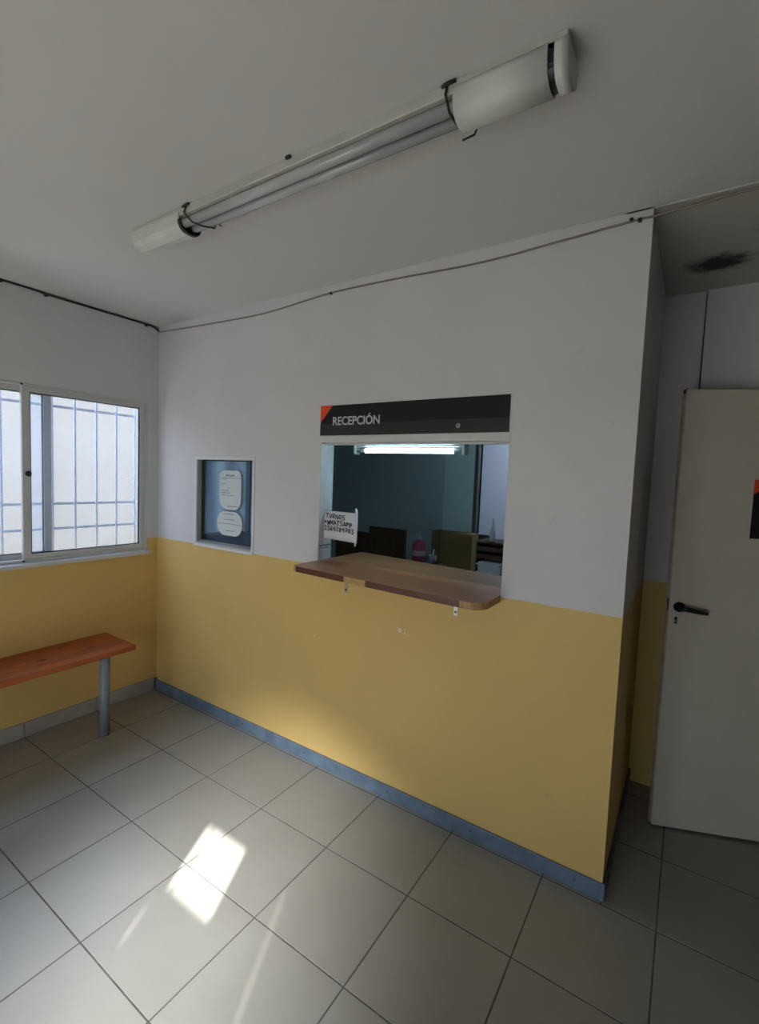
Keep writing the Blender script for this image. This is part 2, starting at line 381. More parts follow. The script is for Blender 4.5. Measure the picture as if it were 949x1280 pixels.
# floor: dark grout bed, every tile its own part
fl = struct(MB().box(-0.14, XR+0.12, YB-0.12, 3.5, -0.12, -0.0012).build('floor', M_grout))
g = 0.0029
tile_cache = {}
def add_tile(x0, x1, y0, y1, mat=M_tile):
    key = (round(x1-x0, 4), round(y1-y0, 4))
    if key not in tile_cache:
        b = bmesh.new(); w_, d_ = (x1-x0)/2-g, (y1-y0)/2-g; e = 0.0007
        lo = [b.verts.new((sx_*w_*S, sy_*d_*S, -0.006*S)) for sx_, sy_ in ((-1, -1), (1, -1), (1, 1), (-1, 1))]
        mi = [b.verts.new((sx_*w_*S, sy_*d_*S, -e*S)) for sx_, sy_ in ((-1, -1), (1, -1), (1, 1), (-1, 1))]
        hi = [b.verts.new((sx_*(w_-e)*S, sy_*(d_-e)*S, 0)) for sx_, sy_ in ((-1, -1), (1, -1), (1, 1), (-1, 1))]
        for a, c in ((lo, mi), (mi, hi)):
            for k in range(4): b.faces.new((a[k], a[(k+1) % 4], c[(k+1) % 4], c[k]))
        b.faces.new(hi); b.faces.new(lo[::-1])
        me = bpy.data.meshes.new('tile'); b.to_mesh(me); b.free(); me.materials.append(mat); tile_cache[key] = me
    o = bpy.data.objects.new('tile', tile_cache[key]); COL.objects.link(o); o.parent = fl
    o.location = ((x0+x1)/2*S, (y0+y1)/2*S, random.uniform(-0.0006, 0.0)*S)
    return o
xe = [0.0]+[TX0+TS*k for k in range(11)]+[XR]
def clip_lines(a, b, o, s):
    k0 = math.ceil((a-o)/s+1e-6); out = [a]
    while o+k0*s < b-1e-6: out.append(o+k0*s); k0 += 1
    return out+[b]
for (ax0, ax1, ay0, ay1) in ((0, XR, YB, -TY0), (0, W, -TY0, 0.0), (W, XR, -TY0, YC), (0, W-0.2, 0.12, YO)):
    xs = clip_lines(ax0, ax1, TX0, TS); ys = clip_lines(ay0, ay1, -TY0, TS)
    for i in range(len(xs)-1):
        for k in range(len(ys)-1):
            if xs[i+1]-xs[i] > 0.012 and ys[k+1]-ys[k] > 0.012: add_tile(xs[i], xs[i+1], ys[k], ys[k+1])

# skirtings
b = MB(); b.box(0.0, W+0.011, -0.013, 0.0, 0.0, 0.078, 0.003)
struct(b.build('baseboard_reception', M_blue))
for nx in (0.55, 1.05, 1.62, 2.24, 2.73, 3.22):
    MB().cyl((nx, -0.0155, 0.045), (nx, -0.012, 0.045), 0.006, 8).build('nail_head', M_bluedark, bpy.data.objects['baseboard_reception'])
struct(MB().box(W, W+0.011, 0.0, YC, 0.0, 0.075, 0.003).build('baseboard_corridor', M_bluedark))
bl = sthing('baseboard_left', (0, -0.5, 0))
ys = clip_lines(-3.2, -0.0, -TY0, TS)
for k in range(len(ys)-1):
    if ys[k+1]-ys[k] > 0.03:
        t = random.uniform(-0.004, 0.004)
        MB().box(0.0, 0.012+random.uniform(-.001, .001), ys[k]+0.002, ys[k+1]-0.002, 0.0, 0.098+t, 0.002).build('skirting_tile', M_skirt_tile, bl)
struct(MB().box(0.0, 0.006, -3.2, -0.0, 0.0, 0.09).build('trim_2', M_grout))

# counter opening: header strip, sill cover
struct(MB().box(OX0-0.006, OX1+0.004, -0.004, 0.118, 1.980, 2.0195, 0.001).build('trim_3', plain('white_header_strip', (0.62, 0.62, 0.62), 0.5)))

# ------------------------------------------------------------------ window_1 (sliding aluminium window)
wn = sthing('window_1', (0, -0.9, WZ0))
f = MB(); t = 0.016
f.box(-0.075, 0.006, WY1, WY0, WZ1-t, WZ1, 0.002); f.box(-0.075, 0.006, WY1, WY0, WZ0, WZ0+t, 0.002)
f.box(-0.075, 0.006, WY0-t, WY0, WZ0+t, WZ1-t, 0.002); f.box(-0.075, 0.006, WY1, WY1+t, WZ0+t, WZ1-t, 0.002)
f.build('frame', M_alu, wn)
def sash(y0, y1, x0, x1, st_l, st_r, nm):
    """y0<y1; stiles st_l (at y0) and st_r (at y1)"""
    zt0, zt1 = WZ0+t, WZ1-t; rt_, rb = 0.033, 0.031
    m = MB(); m.box(x0, x1, y0, y1, zt1-rt_, zt1, 0.002); m.box(x0, x1, y0, y1, zt0, zt0+rb, 0.002)
    m.box(x0, x1, y0, y0+st_l, zt0+rb, zt1-rt_, 0.002); m.box(x0, x1, y1-st_r, y1, zt0+rb, zt1-rt_, 0.002)
    s_ = m.build('sash', M_alu, wn)
    gk = MB(); a = 0.006; q0, q1, r0, r1 = y0+st_l, y1-st_r, zt0+rb, zt1-rt_; xm = (x0+x1)/2
    gk.box(xm-0.006, xm+0.006, q0, q1, r1-a, r1); gk.box(xm-0.006, xm+0.006, q0, q1, r0, r0+a)
    gk.box(xm-0.006, xm+0.006, q0, q0+a, r0, r1); gk.box(xm-0.006, xm+0.006, q1-a, q1, r0, r1)
    gk.build('gasket', M_gasket, s_)
    MB().box(xm-0.002, xm+0.002, q0+0.001, q1-0.001, r0+0.001, r1-0.001).build('pane', M_frost, s_)
    return s_
sr = sash(-0.916, -0.106, -0.030, -0.004, 0.046, 0.040, 'r')
sl = sash(-1.545, -0.735, -0.066, -0.040, 0.046, 0.046, 'l')
lk = MB(); lk.cyl((-0.005, -0.885, 1.724), (0.010, -0.885, 1.724), 0.017, 16); lk.box(0.004, 0.014, -0.893, -0.877, 1.705, 1.742, 0.003)
label(lk.build('lock', M_black, sr), 'round black sash lock')
for z in (WZ0+0.006, WZ1-0.008): MB().box(-0.002, 0.008, -0.925, -0.912, z-0.006, z+0.006, 0.001).build('stopper', M_black, wn)
si = MB(); si.prism([(0.0, WZ0), (0.032, WZ0-0.012), (0.032, WZ0-0.036), (0.0, WZ0-0.042)], WY1-0.02, -0.062, lambda u, v, d: (u, d, v))
struct(si.build('trim_4', plain('white_sill_paint', (0.60, 0.60, 0.60), 0.5, var=0.06, scale=10)))
# iron grille outside
gr = thing('window_grille', (-0.17, -0.9, 1.1), 'iron bar security grille outside the sliding window', 'grille')
for y in [-0.091-0.147*k for k in range(11)]:
    MB().cyl((-0.17, y, 1.06), (-0.17, y, 2.42), 0.0085, 8).build('bar', M_iron, gr)
for z in (1.34, 1.515, 2.19): MB().box(-0.182, -0.175, -1.60, -0.02, z-0.009, z+0.009).build('rail', M_iron, gr)
# exterior
struct(MB().box(-14, -0.14, -14, 8, -0.2, -0.12).build('floor_yard', plain('pale_concrete', (0.52, 0.48, 0.41), 0.9, var=0.1, scale=1)))
struct(MB().box(-0.14, 12, -16, YB-0.12, -0.2, -0.12).build('floor_yard_entrance', plain('pale_concrete_path', (0.52, 0.48, 0.41), 0.9, var=0.1, scale=1)))
struct(MB().box(-2.7, -2.5, -12, 7, -0.12, 2.85).build('wall_yard_added', plain('pane_dimming_grey', (0.095, 0.09, 0.082), 0.8, var=0.06, scale=1.5)))  # tall dark added wall: dims the panes but lets sky reach the floor
# added fill-light door and transom glazing (behind the viewer)
dr = sthing('fill_door', (2.05, YB-0.06, 0)); f = MB(); x0, x1, z0, z1 = FILL_DOOR
for (a, c, d, e) in ((x0, x0+.06, z0, z1), (x1-.06, x1, z0, z1), (x0, x1, z1-.07, z1), (x0, x1, z0, z0+.12), ((x0+x1)/2-.05, (x0+x1)/2+.05, z0, z1)):
    f.box(a, c, YB-0.08, YB-0.04, d, e)
f.build('frame', M_alu, dr); MB().box(x0+.06, x1-.06, YB-0.062, YB-0.058, z0+.12, z1-.07).build('pane', M_glass, dr)
w3 = sthing('window_3', ((TRW[0]+TRW[1])/2, YB-0.06, TRW[2])); f = MB()
f.box(TRX[0]+0.028, TRX[0]+0.033, YB-0.07, YB-0.05, TRZ[0], TRZ[1])
f.build('glazing_bar', M_alu, w3); MB().box(TRX[0], TRX[1], YB-0.062, YB-0.058, TRZ[0], TRZ[1]).build('clear_pane', M_glass, w3)
fp = wall_panel('frosted_pane', 'x', YB-0.064, YB-0.056, TRW[0], TRW[1], TRW[2], TRW[3],
                [(TRX[0], TRX[1], TRZ[0], TRZ[1]), (3.522, 3.529, 2.02, 2.10), (4.118, 4.1238, 2.05, 2.33)], plain('frosted_transom_glass', (0.75, 0.76, 0.76), 0.6))
del fp['kind']; fp.parent = w3; fp.location = -w3.location

portal((0.0, (WY0+WY1)/2, (WZ0+WZ1)/2), (1, 0, 0), WY0-WY1, WZ1-WZ0)
portal(((FILL_DOOR[0]+FILL_DOOR[1])/2, YB, (FILL_DOOR[2]+FILL_DOOR[3])/2), (0, 1, 0), FILL_DOOR[1]-FILL_DOOR[0], FILL_DOOR[3]-FILL_DOOR[2])

# ------------------------------------------------------------------ reception sign
sg = thing('reception_sign', (2.24, 0, 2.02), 'long dark reception sign with orange corner above the counter window', 'sign')
SX0, SX1, SZ0, SZ1 = 1.6699, 2.8055, 2.0193, 2.1928
MB().box(SX0, SX1, -0.005, 0.0, SZ0, SZ1).build('panel', M_sign, sg)
MB().box(SX0, SX1, -0.008, -0.005, SZ0, SZ0+0.068).build('lower_strip', M_sign2, sg)
MB().prism([(SX0-.001, SZ1+.001), (SX0+0.090, SZ1+.001), (SX0-.001, SZ1-0.098)], -0.0065, -0.004, XZ).build('corner_triangle', M_orange, sg)
MB().lathe((0, 0, 0), [(0.011, 0), (0.011, 0.002), (0.008, 0.003)], 14).build('t', M_zinc)
scr = bpy.data.objects['t']; scr.name = 'screw_cap'; scr.parent = sg; scr.rotation_euler = (math.pi/2, 0, 0)
scr.location = (V((2.553, -0.008, 2.055))-V(sg['_b']))*S
MB().cyl((2.553, -0.0115, 2.055), (2.553, -0.010, 2.055), 0.005, 10).build('screw_hole', M_black, sg)
def text_mesh(body, mat, parent, x, z, cap_h, width, y, name='lettering'):
    cu = bpy.data.curves.new('txt', 'FONT'); cu.body = body; cu.size = 1.0; cu.extrude = 0.012; cu.offset = 0.014
    to = bpy.data.objects.new('txt', cu); COL.objects.link(to)
    dg = bpy.context.evaluated_depsgraph_get(); me = bpy.data.meshes.new_from_object(to.evaluated_get(dg))
    bpy.data.objects.remove(to); bpy.data.curves.remove(cu)
    xs = [v.co.x for v in me.vertices]; x0, x1 = min(xs), max(xs)
    hh = 0.73
    for v in me.vertices:
        px = x+(v.co.x-x0)/(x1-x0)*width; pz = z+v.co.y/hh*cap_h; py = y-v.co.z*0.1
        v.co = (V((px, py, pz))-V(parent['_b']))*S
    me.materials.clear(); me.materials.append(mat)
    o = bpy.data.objects.new(name, me); COL.objects.link(o); o.parent = parent; o['_b'] = parent['_b']; return o
text_mesh('RECEPCIÓN', M_letter, sg, 1.765, 2.079, 0.049, 0.325, -0.0086)

# ------------------------------------------------------------------ counter glass and shelf
shz = lambda x: 1.274-(x-1.68)*0.0215
cg = thing('counter_glass', (2.24, 0.055, 1.28), 'sliding glass pane closing the counter window under the sign', 'glass')
gp = MB().box(OX0+0.002, OX1-0.002, 0.052, 0.057, 1.276, 1.978).build('pane', M_counterglass, cg, shear=lambda c: c)
ch = MB(); ch.box(OX0+0.002, OX1-0.002, 0.044, 0.064, 1.968, 1.980); ch.build('top_channel', M_alu, cg)

sh = thing('counter_shelf', (2.24, -0.1, 1.25), 'brown wooden counter shelf with chipped dark edge under the counter window', 'shelf')
def rounded(x0, x1, y0, y1, rl, rr_):
    p = [(x0, y1)]
    for k in range(5):
        a = math.pi+k*math.pi/8; p.append((x0+rl+rl*math.cos(a), y0+rl+rl*math.sin(a)))
    for k in range(9):
        a = 1.5*math.pi+k*math.pi/16; p.append((x1-rr_+rr_*math.cos(a), y0+rr_+rr_*math.sin(a)))
    p.append((x1, y1)); return p
SY0 = -0.232
slope = lambda c: V((c.x, c.y, c.z+shz(c.x)))
out = rounded(1.682, 2.808, SY0, 0.45, 0.03, 0.085)
MB().prism(out, -0.033, 0.0, XY).build('board', M_shelf, sh, shear=slope)
# edge banding following the outline; gap of raw chipboard
def band(pts, name, mat, tck=0.003, h0=-0.032, h1=-0.001):
    m = MB(); ring = []
    for i, p in enumerate(pts):
        a = pts[max(i-1, 0)]; c = pts[min(i+1, len(pts)-1)]; d = V((c[0]-a[0], c[1]-a[1], 0)).normalized(); nrm = V((d.y, -d.x, 0))
        ring.append((V((p[0], p[1], 0)), V((p[0], p[1], 0))+nrm*tck))
    for (i0, o0), (i1, o1) in zip(ring, ring[1:]):
        q = [m.bm.verts.new((*v.xy, z)) for z in (h0, h1) for v in (i0, i1, o1, o0)]
        for fc in ((0, 1, 2, 3), (7, 6, 5, 4), (0, 4, 5, 1), (1, 5, 6, 2), (2, 6, 7, 3), (3, 7, 4, 0)): m.bm.faces.new([q[k] for k in fc])
    return m.build(name, mat, sh, shear=slope)
front = [p for p in out if p[1] < -0.1]
band([(1.716, SY0), (2.05, SY0)], 'edge_band', M_shelfedge)
band([(2.19, SY0), (2.700, SY0)], 'edge_band', M_shelfedge)
label(band([(2.052, SY0), (2.188, SY0)], 'raw_edge', M_chip, 0.0012), 'bare pale chipboard edge')
label(band([p for p in out if p[0] > 2.701 and p[1] < -0.02], 'raw_edge', M_chip, 0.0012), 'bare pale rounded corner edge')
label(band([(1.682, -0.02)]+[p for p in out if p[0] < 1.72 and p[1] < -0.1][:5], 'raw_edge', M_chip, 0.0012), 'bare pale left corner edge')
for i, bx in enumerate((1.898, 2.588)):
    br = thing('shelf_bracket', (bx, 0, 1.11), ['small grey steel bracket under the left end of the counter shelf', 'small grey steel bracket under the right part of the counter shelf'][i], 'bracket', 'counter shelf brackets')
    zt = shz(bx)-0.034
    MB().box(bx-0.011, bx+0.011, -0.004, 0.0, 1.110, zt, 0.001).build('wall_plate', M_zinc, br)
    MB().box(bx-0.011, bx+0.011, -0.17, 0.0, zt-0.004, zt, 0.001).build('arm', M_zinc, br)
    MB().cyl((bx, -0.007, 1.128), (bx, -0.003, 1.128), 0.006, 10).build('screw', M_black, br)
# handwritten notice on the glass
GL = {'T': [[(0, 1), (1, 1)], [(.5, 1), (.45, 0)]], 'V': [[(0, 1), (.45, 0), (1, 1)]], 'R': [[(.05, 0), (.05, 1), (.8, .95), (.85, .6), (.1, .5), (.9, 0)]],
      'N': [[(0, 0), (.05, 1), (.9, 0), (1, 1)]], 'O': [[(.5, 1), (.08, .75), (.05, .3), (.45, 0), (.9, .2), (.95, .75), (.5, 1)]],
      'S': [[(.95, 1), (.15, .98), (.12, .58), (.85, .5), (.85, .05), (.05, 0)]], '*': [[(.2, .35), (.8, .75)], [(.2, .75), (.8, .35)], [(.5, .3), (.5, .8)]],
      'W': [[(0, 1), (.25, 0), (.5, .7), (.75, 0), (1, 1)]], 'H': [[(0, 1), (.05, 0)], [(.95, 1), (.9, 0)], [(0, .5), (.95, .5)]],
      'A': [[(0, 0), (.5, 1), (1, 0)], [(.2, .4), (.8, .4)]], 'P': [[(.05, 0), (.05, 1), (.85, .95), (.85, .5), (.1, .45)]],
      '3': [[(.05, 1), (.9, .98), (.4, .58), (.92, .4), (.8, .02), (.05, .02)]], '6': [[(.85, 1), (.3, .75), (.08, .25), (.45, 0), (.9, .2), (.75, .5), (.15, .35)]],
      '4': [[(.2, 1), (.1, .45), (.95, .45)], [(.8, 1), (.75, 0)]], '2': [[(.1, .85), (.5, 1), (.9, .75), (.08, 0), (.98, .02)]],
      '8': [[(.5, .55), (.12, .8), (.5, 1), (.88, .8), (.1, .25), (.5, 0), (.9, .25), (.5, .55)]],
      '7': [[(.05, 1), (.95, 1), (.4, 0)], [(.25, .5), (.85, .5)]], '0': [[(.5, 1), (.1, .7), (.1, .3), (.5, 0), (.9, .3), (.9, .7), (.5, 1)]]}
nt_ = thing('handwritten_notice', (1.8, 0.05, 1.39), 'white paper with handwritten phone number taped on the counter glass', 'paper')
pg = MB(); nx_, nz_ = 10, 6; NX0, NX1 = 1.676, 1.918
tl_, tr_, bl_, br_ = 1.574, 1.572, 1.405, 1.397
gv = [[pg.bm.verts.new((NX0+(NX1-NX0)*i/nx_, 0.0495-0.004*math.sin(3*i/nx_)**2*(0.4+0.6*k/nz_), (bl_*(1-i/nx_)+br_*i/nx_)*(1-k/nz_)+(tl_*(1-i/nx_)+tr_*i/nx_)*k/nz_)) for k in range(nz_+1)] for i in range(nx_+1)]
for i in range(nx_):
    for k in range(nz_): pg.bm.faces.new((gv[i][k], gv[i+1][k], gv[i+1][k+1], gv[i][k+1])).smooth = True
pgo = pg.build('sheet', M_paper, nt_)
so = pgo.modifiers.new('thickness', 'SOLIDIFY'); so.thickness = 0.0012
cr = MB(); cr.tube([(1.916, 0.044, 1.378), (1.922, 0.042, 1.40), (1.923, 0.041, 1.50), (1.921, 0.042, 1.585), (1.914, 0.044, 1.600)], [0.004, 0.0085, 0.009, 0.008, 0.003], 8)
label(cr.build('curled_edge', M_paper, nt_), 'curled right edge standing off the glass')
hw = MB()
def write(line, x, z, hgt, adv, dz):
    for ch_ in line:
        if ch_ == ' ': x += adv; continue
        ww = adv*0.74
        for st in GL[ch_]:
            jz = random.uniform(-.002, .002)
            pts = [(x+u*ww, 0.0425, z+v_*hgt*random.uniform(.94, 1.04)+jz) for u, v_ in st]
            hw.tube(pts, 0.0026, 4)
        x += adv; z += dz
write('TVRNOS', 1.696, 1.531, 0.026, 0.0245, -0.0010)
write('*WHATSAPP', 1.682, 1.493, 0.026, 0.0240, -0.0008)
write('3364284703', 1.684, 1.457, 0.026, 0.0226, -0.0006)
hw.build('handwriting', M_ink, nt_)['kind'] = 'stuff'
# strip of dark lettering left on the inner jamb
js = MB(); zz = 1.354
for k in range(9):
    y0 = 0.010+k*0.012; js.box(OX0+0.0002, OX0+0.0014, y0, y0+0.008, zz-0.001*(k % 2), zz+0.008+0.004*((k*7) % 3 == 0))
js.box(OX0+0.0002, OX0+0.0014, 0.012, 0.095, zz-0.012, zz-0.008)
tag(js.build('adhesive_strip', M_bluedark, None, (OX0, 0.05, 1.35)), 'thin dark adhesive strip on the left jamb of the counter window', 'sticker')

# ------------------------------------------------------------------ notice niche (small side window)
nb = thing('notice_case', (0.79, 0, 1.24), 'small white framed glass notice window with blue backing beside the counter', 'notice board')
f = MB(); x0, x1, z0, z1 = 0.477, 1.112, 1.232, 1.888; fr_ = 0.021
f.box(x0, x1, -0.006, 0.0, z1-fr_, z1, 0.001); f.box(x0, x1, -0.012, 0.0, z0, z0+fr_, 0.002)
f.box(x0, x0+fr_, -0.006, 0.0, z0+fr_, z1-fr_, 0.001); f.box(x1-fr_, x1, -0.006, 0.0, z0+fr_, z1-fr_, 0.001)
f.build('frame', plain('white_frame_paint', (0.68, 0.68, 0.70), 0.45), nb)
f = MB(); e = 0.006; q = 0.045
f.box(BX0, BX0+e, 0.0, q, BZ0, BZ1); f.box(BX1-e, BX1, 0.0, q, BZ0, BZ1); f.box(BX0+e, BX1-e, 0.0, q, BZ1-e, BZ1)
f.prism([(0.0, BZ0), (q, BZ0), (q, BZ0+0.022), (0.0, BZ0+0.012)], BX0+e, BX1-e, lambda u, v, d: (d, u, v))
f.build('reveal', plain('grey_reveal_paint', (0.44, 0.43, 0.42), 0.6), nb)
f = MB(); f.box(BX0+e, BX0+e+0.016, 0.036, 0.044, BZ0+0.02, BZ1-e); f.box(BX0+e, BX1-e, 0.036, 0.044, BZ1-e-0.008, BZ1-e)
f.build('gasket', M_gasket, nb)
MB().box(BX0+e, BX1-e, 0.064, 0.068, BZ0+0.005, BZ1-e).build('backing', M_film, nb)
MB().prism([(BX0+e, BZ0+.005), (BX1-e, BZ0+.005), (BX1-e, BZ0+0.112), (0.82, BZ0+0.125), (BX0+e, BZ0+0.06)], 0.061, 0.0638, XZ).build('backing_wedge', M_filmdark, nb)  # dark wedge along the bottom of the backing
MB().box(0.955, 1.0, 0.060, 0.0638, BZ0+0.1, BZ1-e).build('backing_band', M_filmdark, nb)  # narrow dark upright strip on the backing
MB().box(BX0+e, BX1-e, 0.046, 0.050, BZ0+0.012, BZ1-e).build('pane', M_glass, nb)
def rr(cx, cz, hw_, hh_, r, n=6, skew=0.0):
    p = []
    for (sx_, sz_, a0) in ((1, -1, -90), (1, 1, 0), (-1, 1, 90), (-1, -1, 180)):
        for k in range(n+1):
            a = math.radians(a0+90*k/n)
            rr_ = r if not isinstance(r, dict) else r[(sx_, sz_)]
            p.append((cx+sx_*(hw_-rr_)+rr_*math.cos(a)+skew*(sz_*hh_), cz+sz_*(hh_-rr_)+rr_*math.sin(a)))
    return p
p1 = thing('printed_notice', (0.81, 0.045, 1.52), 'taller white printed sheet with rounded corners behind the notice glass', 'paper', 'sheets in the notice window')
MB().prism(rr(0.812, 1.655, 0.116, 0.139, {(1, -1): .075, (1, 1): .05, (-1, 1): .05, (-1, -1): .085}), 0.0435, 0.0455, XZ).build('sheet', M_paper2, p1)
q = MB(); rnd = random.Random(3)
def dashes(x, z, n, wd, h):
    for k in range(n):
        w_ = wd*rnd.uniform(.5, 1.0); q.box(x, x+w_, 0.0428, 0.0434, z, z+h*rnd.uniform(.7, 1.1)); x += w_+0.006
dashes(0.765, 1.752, 4, 0.026, 0.014); dashes(0.715, 1.738, 8, 0.026, 0.004); dashes(0.712, 1.730, 3, 0.02, 0.004)
dashes(0.714, 1.697, 3, 0.018, 0.005); dashes(0.714, 1.684, 1, 0.016, 0.004)
dashes(0.714, 1.648, 4, 0.02, 0.007); dashes(0.714, 1.632, 4, 0.024, 0.006); dashes(0.714, 1.616, 6, 0.022, 0.005); dashes(0.79, 1.538, 5, 0.022, 0.006)
label(q.build('print', M_print, p1), 'illegible grey print')['kind'] = 'stuff'
p2 = thing('printed_notice', (0.81, 0.045, 1.33), 'lower white printed sheet cut to a round shape behind the notice glass', 'paper', 'sheets in the notice window')
MB().prism(rr(0.809, 1.416, 0.134, 0.086, {(1, -1): .078, (1, 1): .08, (-1, 1): .074, (-1, -1): .083}), 0.0435, 0.0455, XZ).build('sheet', M_paper2, p2)
q = MB(); dashes(0.745, 1.482, 5, 0.024, 0.005); dashes(0.75, 1.443, 5, 0.026, 0.005); dashes(0.69, 1.412, 9, 0.026, 0.004); dashes(0.775, 1.362, 4, 0.02, 0.006)
label(q.build('print', M_print, p2), 'illegible grey print')['kind'] = 'stuff'

# ------------------------------------------------------------------ bench
bn = thing('bench', (0.21, -1.4, 0), 'orange varnished wooden bench on a grey post below the sliding window', 'bench')
m = MB(); m.box(0.010, 0.412, -2.6, -0.408, 0.532, 0.570, 0.004, 2); m.build('seat', M_bench, bn)
for y in (-0.60, -2.40):
    l_ = MB(); l_.cyl((0.375, y, 0.0), (0.375, y, 0.531), 0.031, 20); l_.build('leg', M_post, bn)
for y in (-0.80, -2.0):
    m = MB(); m.box(0.008, 0.30, y-0.013, y+0.013, 0.520, 0.532, 0.001); m.box(0.008, 0.018, y-0.013, y+0.013, 0.42, 0.531, 0.001)
    wb = label(m.build('wall_bracket', M_blackmetal, bn), 'black steel bracket')
    MB().cyl((0.285, y, 0.505), (0.285, y, 0.521), 0.011, 10).build('bolt', M_blackmetal, wb)

# ------------------------------------------------------------------ ceiling fluorescent fixture (unlit)
lf = thing('ceiling_fluorescent_light', (2.25, -0.89, H), 'long unlit two-tube fluorescent fitting with broken cover on the ceiling', 'ceiling light')
FX0, FX1, FY0, FY1 = 1.30, 3.205, -0.940, -0.842
m = MB(); m.box(FX0, FX1, FY0, FY1, H-0.033, H, 0.003); m.build('tray', M_whitemetal, lf)
for y in (-0.916, -0.866):
    tb = MB(); tb.cyl((1.50, y, H-0.054), (3.02, y, H-0.054), 0.0185, 20); t_ = tb.build('tube', M_tube, lf)
    for a, c in ((1.478, 1.504), (3.016, 3.045)): MB().cyl((a, y, H-0.054), (c, y, H-0.054), 0.0195, 20).build('end_cap', M_zinc, t_)
    for a in (1.455, 3.046): MB().box(a, a+0.022, y-0.02, y+0.02, H-0.073, H-0.033, 0.003).build('lamp_holder', M_whiteplas, lf)
def profile(dep, ins=0.0, n=14):
    """half-round cover section in (y,z)"""
    y0, y1 = FY0-0.004+ins, FY1+0.006-ins; cyy = (y0+y1)/2; hw_ = (y1-y0)/2
    p = [(y0, H-0.018)]
    for k in range(n+1):
        a = math.pi+math.pi*k/n
        p.append((cyy+hw_*math.copysign(abs(math.cos(a))**0.7, math.cos(a)), H-0.030-(dep-0.030-ins)*abs(math.sin(a))**0.8))
    p.append((y1, H-0.018)); return p
def shell(x0, x1, dep, name, mat, closed=None, dep2=None, n=14):
    o_ = profile(dep, 0, n); i_ = profile(dep, 0.003, n); m = MB(); k = len(o_)
    o2 = profile(dep2 or dep, 0, n); i2 = profile(dep2 or dep, 0.003, n)
    A = [m.bm.verts.new((x0, *p)) for p in o_]; B = [m.bm.verts.new((x1, *p)) for p in o2]
    C_ = [m.bm.verts.new((x0, *p)) for p in i_]; D = [m.bm.verts.new((x1, *p)) for p in i2]
    for j in range(k-1):
        m.bm.faces.new((A[j], A[j+1], B[j+1], B[j])).smooth = n > 8; m.bm.faces.new((C_[j], C_[j+1], D[j+1], D[j])).smooth = n > 8
        m.bm.faces.new((A[j], A[j+1], C_[j+1], C_[j])); m.bm.faces.new((B[j], B[j+1], D[j+1], D[j]))
    for j in (0, k-1): m.bm.faces.new((A[j], B[j], D[j], C_[j]))
    if closed is not None: m.bm.faces.new(A if closed == 0 else B)
    return m.build(name, mat, lf)
label(shell(FX0-0.004, 1.655, 0.085, 'end_cover', M_whiteplas, closed=0, dep2=0.088, n=6), 'short white cover left on the left end')
label(shell(2.905, 3.158, 0.100, 'end_cover', M_whiteplas), 'white cover left on the right end')
shell(3.174, 3.208, 0.100, 'end_plate', M_whiteplas, closed=1)
m = MB()
i_ = profile(0.096, 0.004); m.prism(i_, 3.13, 3.19, lambda u, v, d: (d, u, v)); label(m.build('cover_gap', M_black, lf), 'black gap between cover and end plate')
m = MB(); o_ = profile(0.0895, -0.0015); i_ = profile(0.083, 0.004); k = len(o_)
A = [[m.bm.verts.new((x, *p)) for p in pr_[2:-2]] for x in (1.648, 1.664) for pr_ in (o_, i_)]
for j in range(len(A[0])-1):
    for a, c in ((0, 1), (2, 3), (0, 2), (1, 3)): m.bm.faces.new((A[a][j], A[a][j+1], A[c][j+1], A[c][j]))
m.build('cover_rim', M_black, lf)
def tie(x, lean, tail, dep):
    p = [(x+lean*0.2, FY0-0.003, H-0.004), (x, FY0-0.008, H-0.034), (x+lean*.5, FY0+0.012, H-0.072), (x+lean, -0.892, H-dep), (x+lean*1.2, FY1-0.004, H-0.070), (x+lean*1.2, FY1+0.008, H-0.04)]
    m = MB(); m.tube(p, 0.0038, 6); m.tube([(x-0.012, FY0-0.006, H-0.010), (x, FY0-0.011, H-0.012), (x+0.03, FY0-0.007, H-0.008)], 0.005, 6)
    m.tube([(x+lean*1.2, FY1+0.008, H-0.045)]+tail, 0.003, 6)
    return m.build('wire_tie', M_black, lf)
label(tie(1.700, 0.055, [(1.79, FY1+0.012, H-0.06)], 0.080), 'black wire tie round the left end')
label(tie(2.885, 0.01, [(2.935, FY1+0.020, H-0.055), (2.925, FY1+0.012, H-0.085), (2.895, FY1-0.004, H-0.10)], 0.080), 'black wire tie round the right end')
m = MB(); m.box(2.275, 2.300, FY0-0.012, FY0, H-0.012, H, 0.003); m.build('clip', M_black, lf)

# ------------------------------------------------------------------ cables
def smooth(pts, n=8):
    out = []; P = [V(p) for p in pts]
    for i in range(len(P)-1):
        p0, p1, p2, p3 = P[max(i-1, 0)], P[i], P[i+1], P[min(i+2, len(P)-1)]
        for k in range(n):
            t_ = k/n
            out.append(0.5*((2*p1)+(-p0+p2)*t_+(2*p0-5*p1+4*p2-p3)*t_*t_+(-p0+3*p1-3*p2+p3)*t_**3))
    out.append(P[-1]); return out
c1 = thing('wall_cable', (1.7, 0, 2.83), 'thin grey-brown cable sagging along the top of the counter wall', 'cable')
pts = [(0.012, -0.006, 2.842), (0.55, -0.006, 2.820), (1.162, -0.006, 2.806), (1.72, -0.007, 2.836), (2.177, -0.006, 2.831), (2.619, -0.006, 2.816), (2.981, -0.006, 2.830), (3.269, -0.007, 2.843), (3.333, -0.008, 2.842),
       (3.467, -0.004, 2.850), (3.652, -0.022, 2.850), (4.2, -0.02, 2.862), (5.28, -0.01, 2.866)]
MB().tube(smooth(pts), 0.0045, 6).build('cord', M_cable, c1)
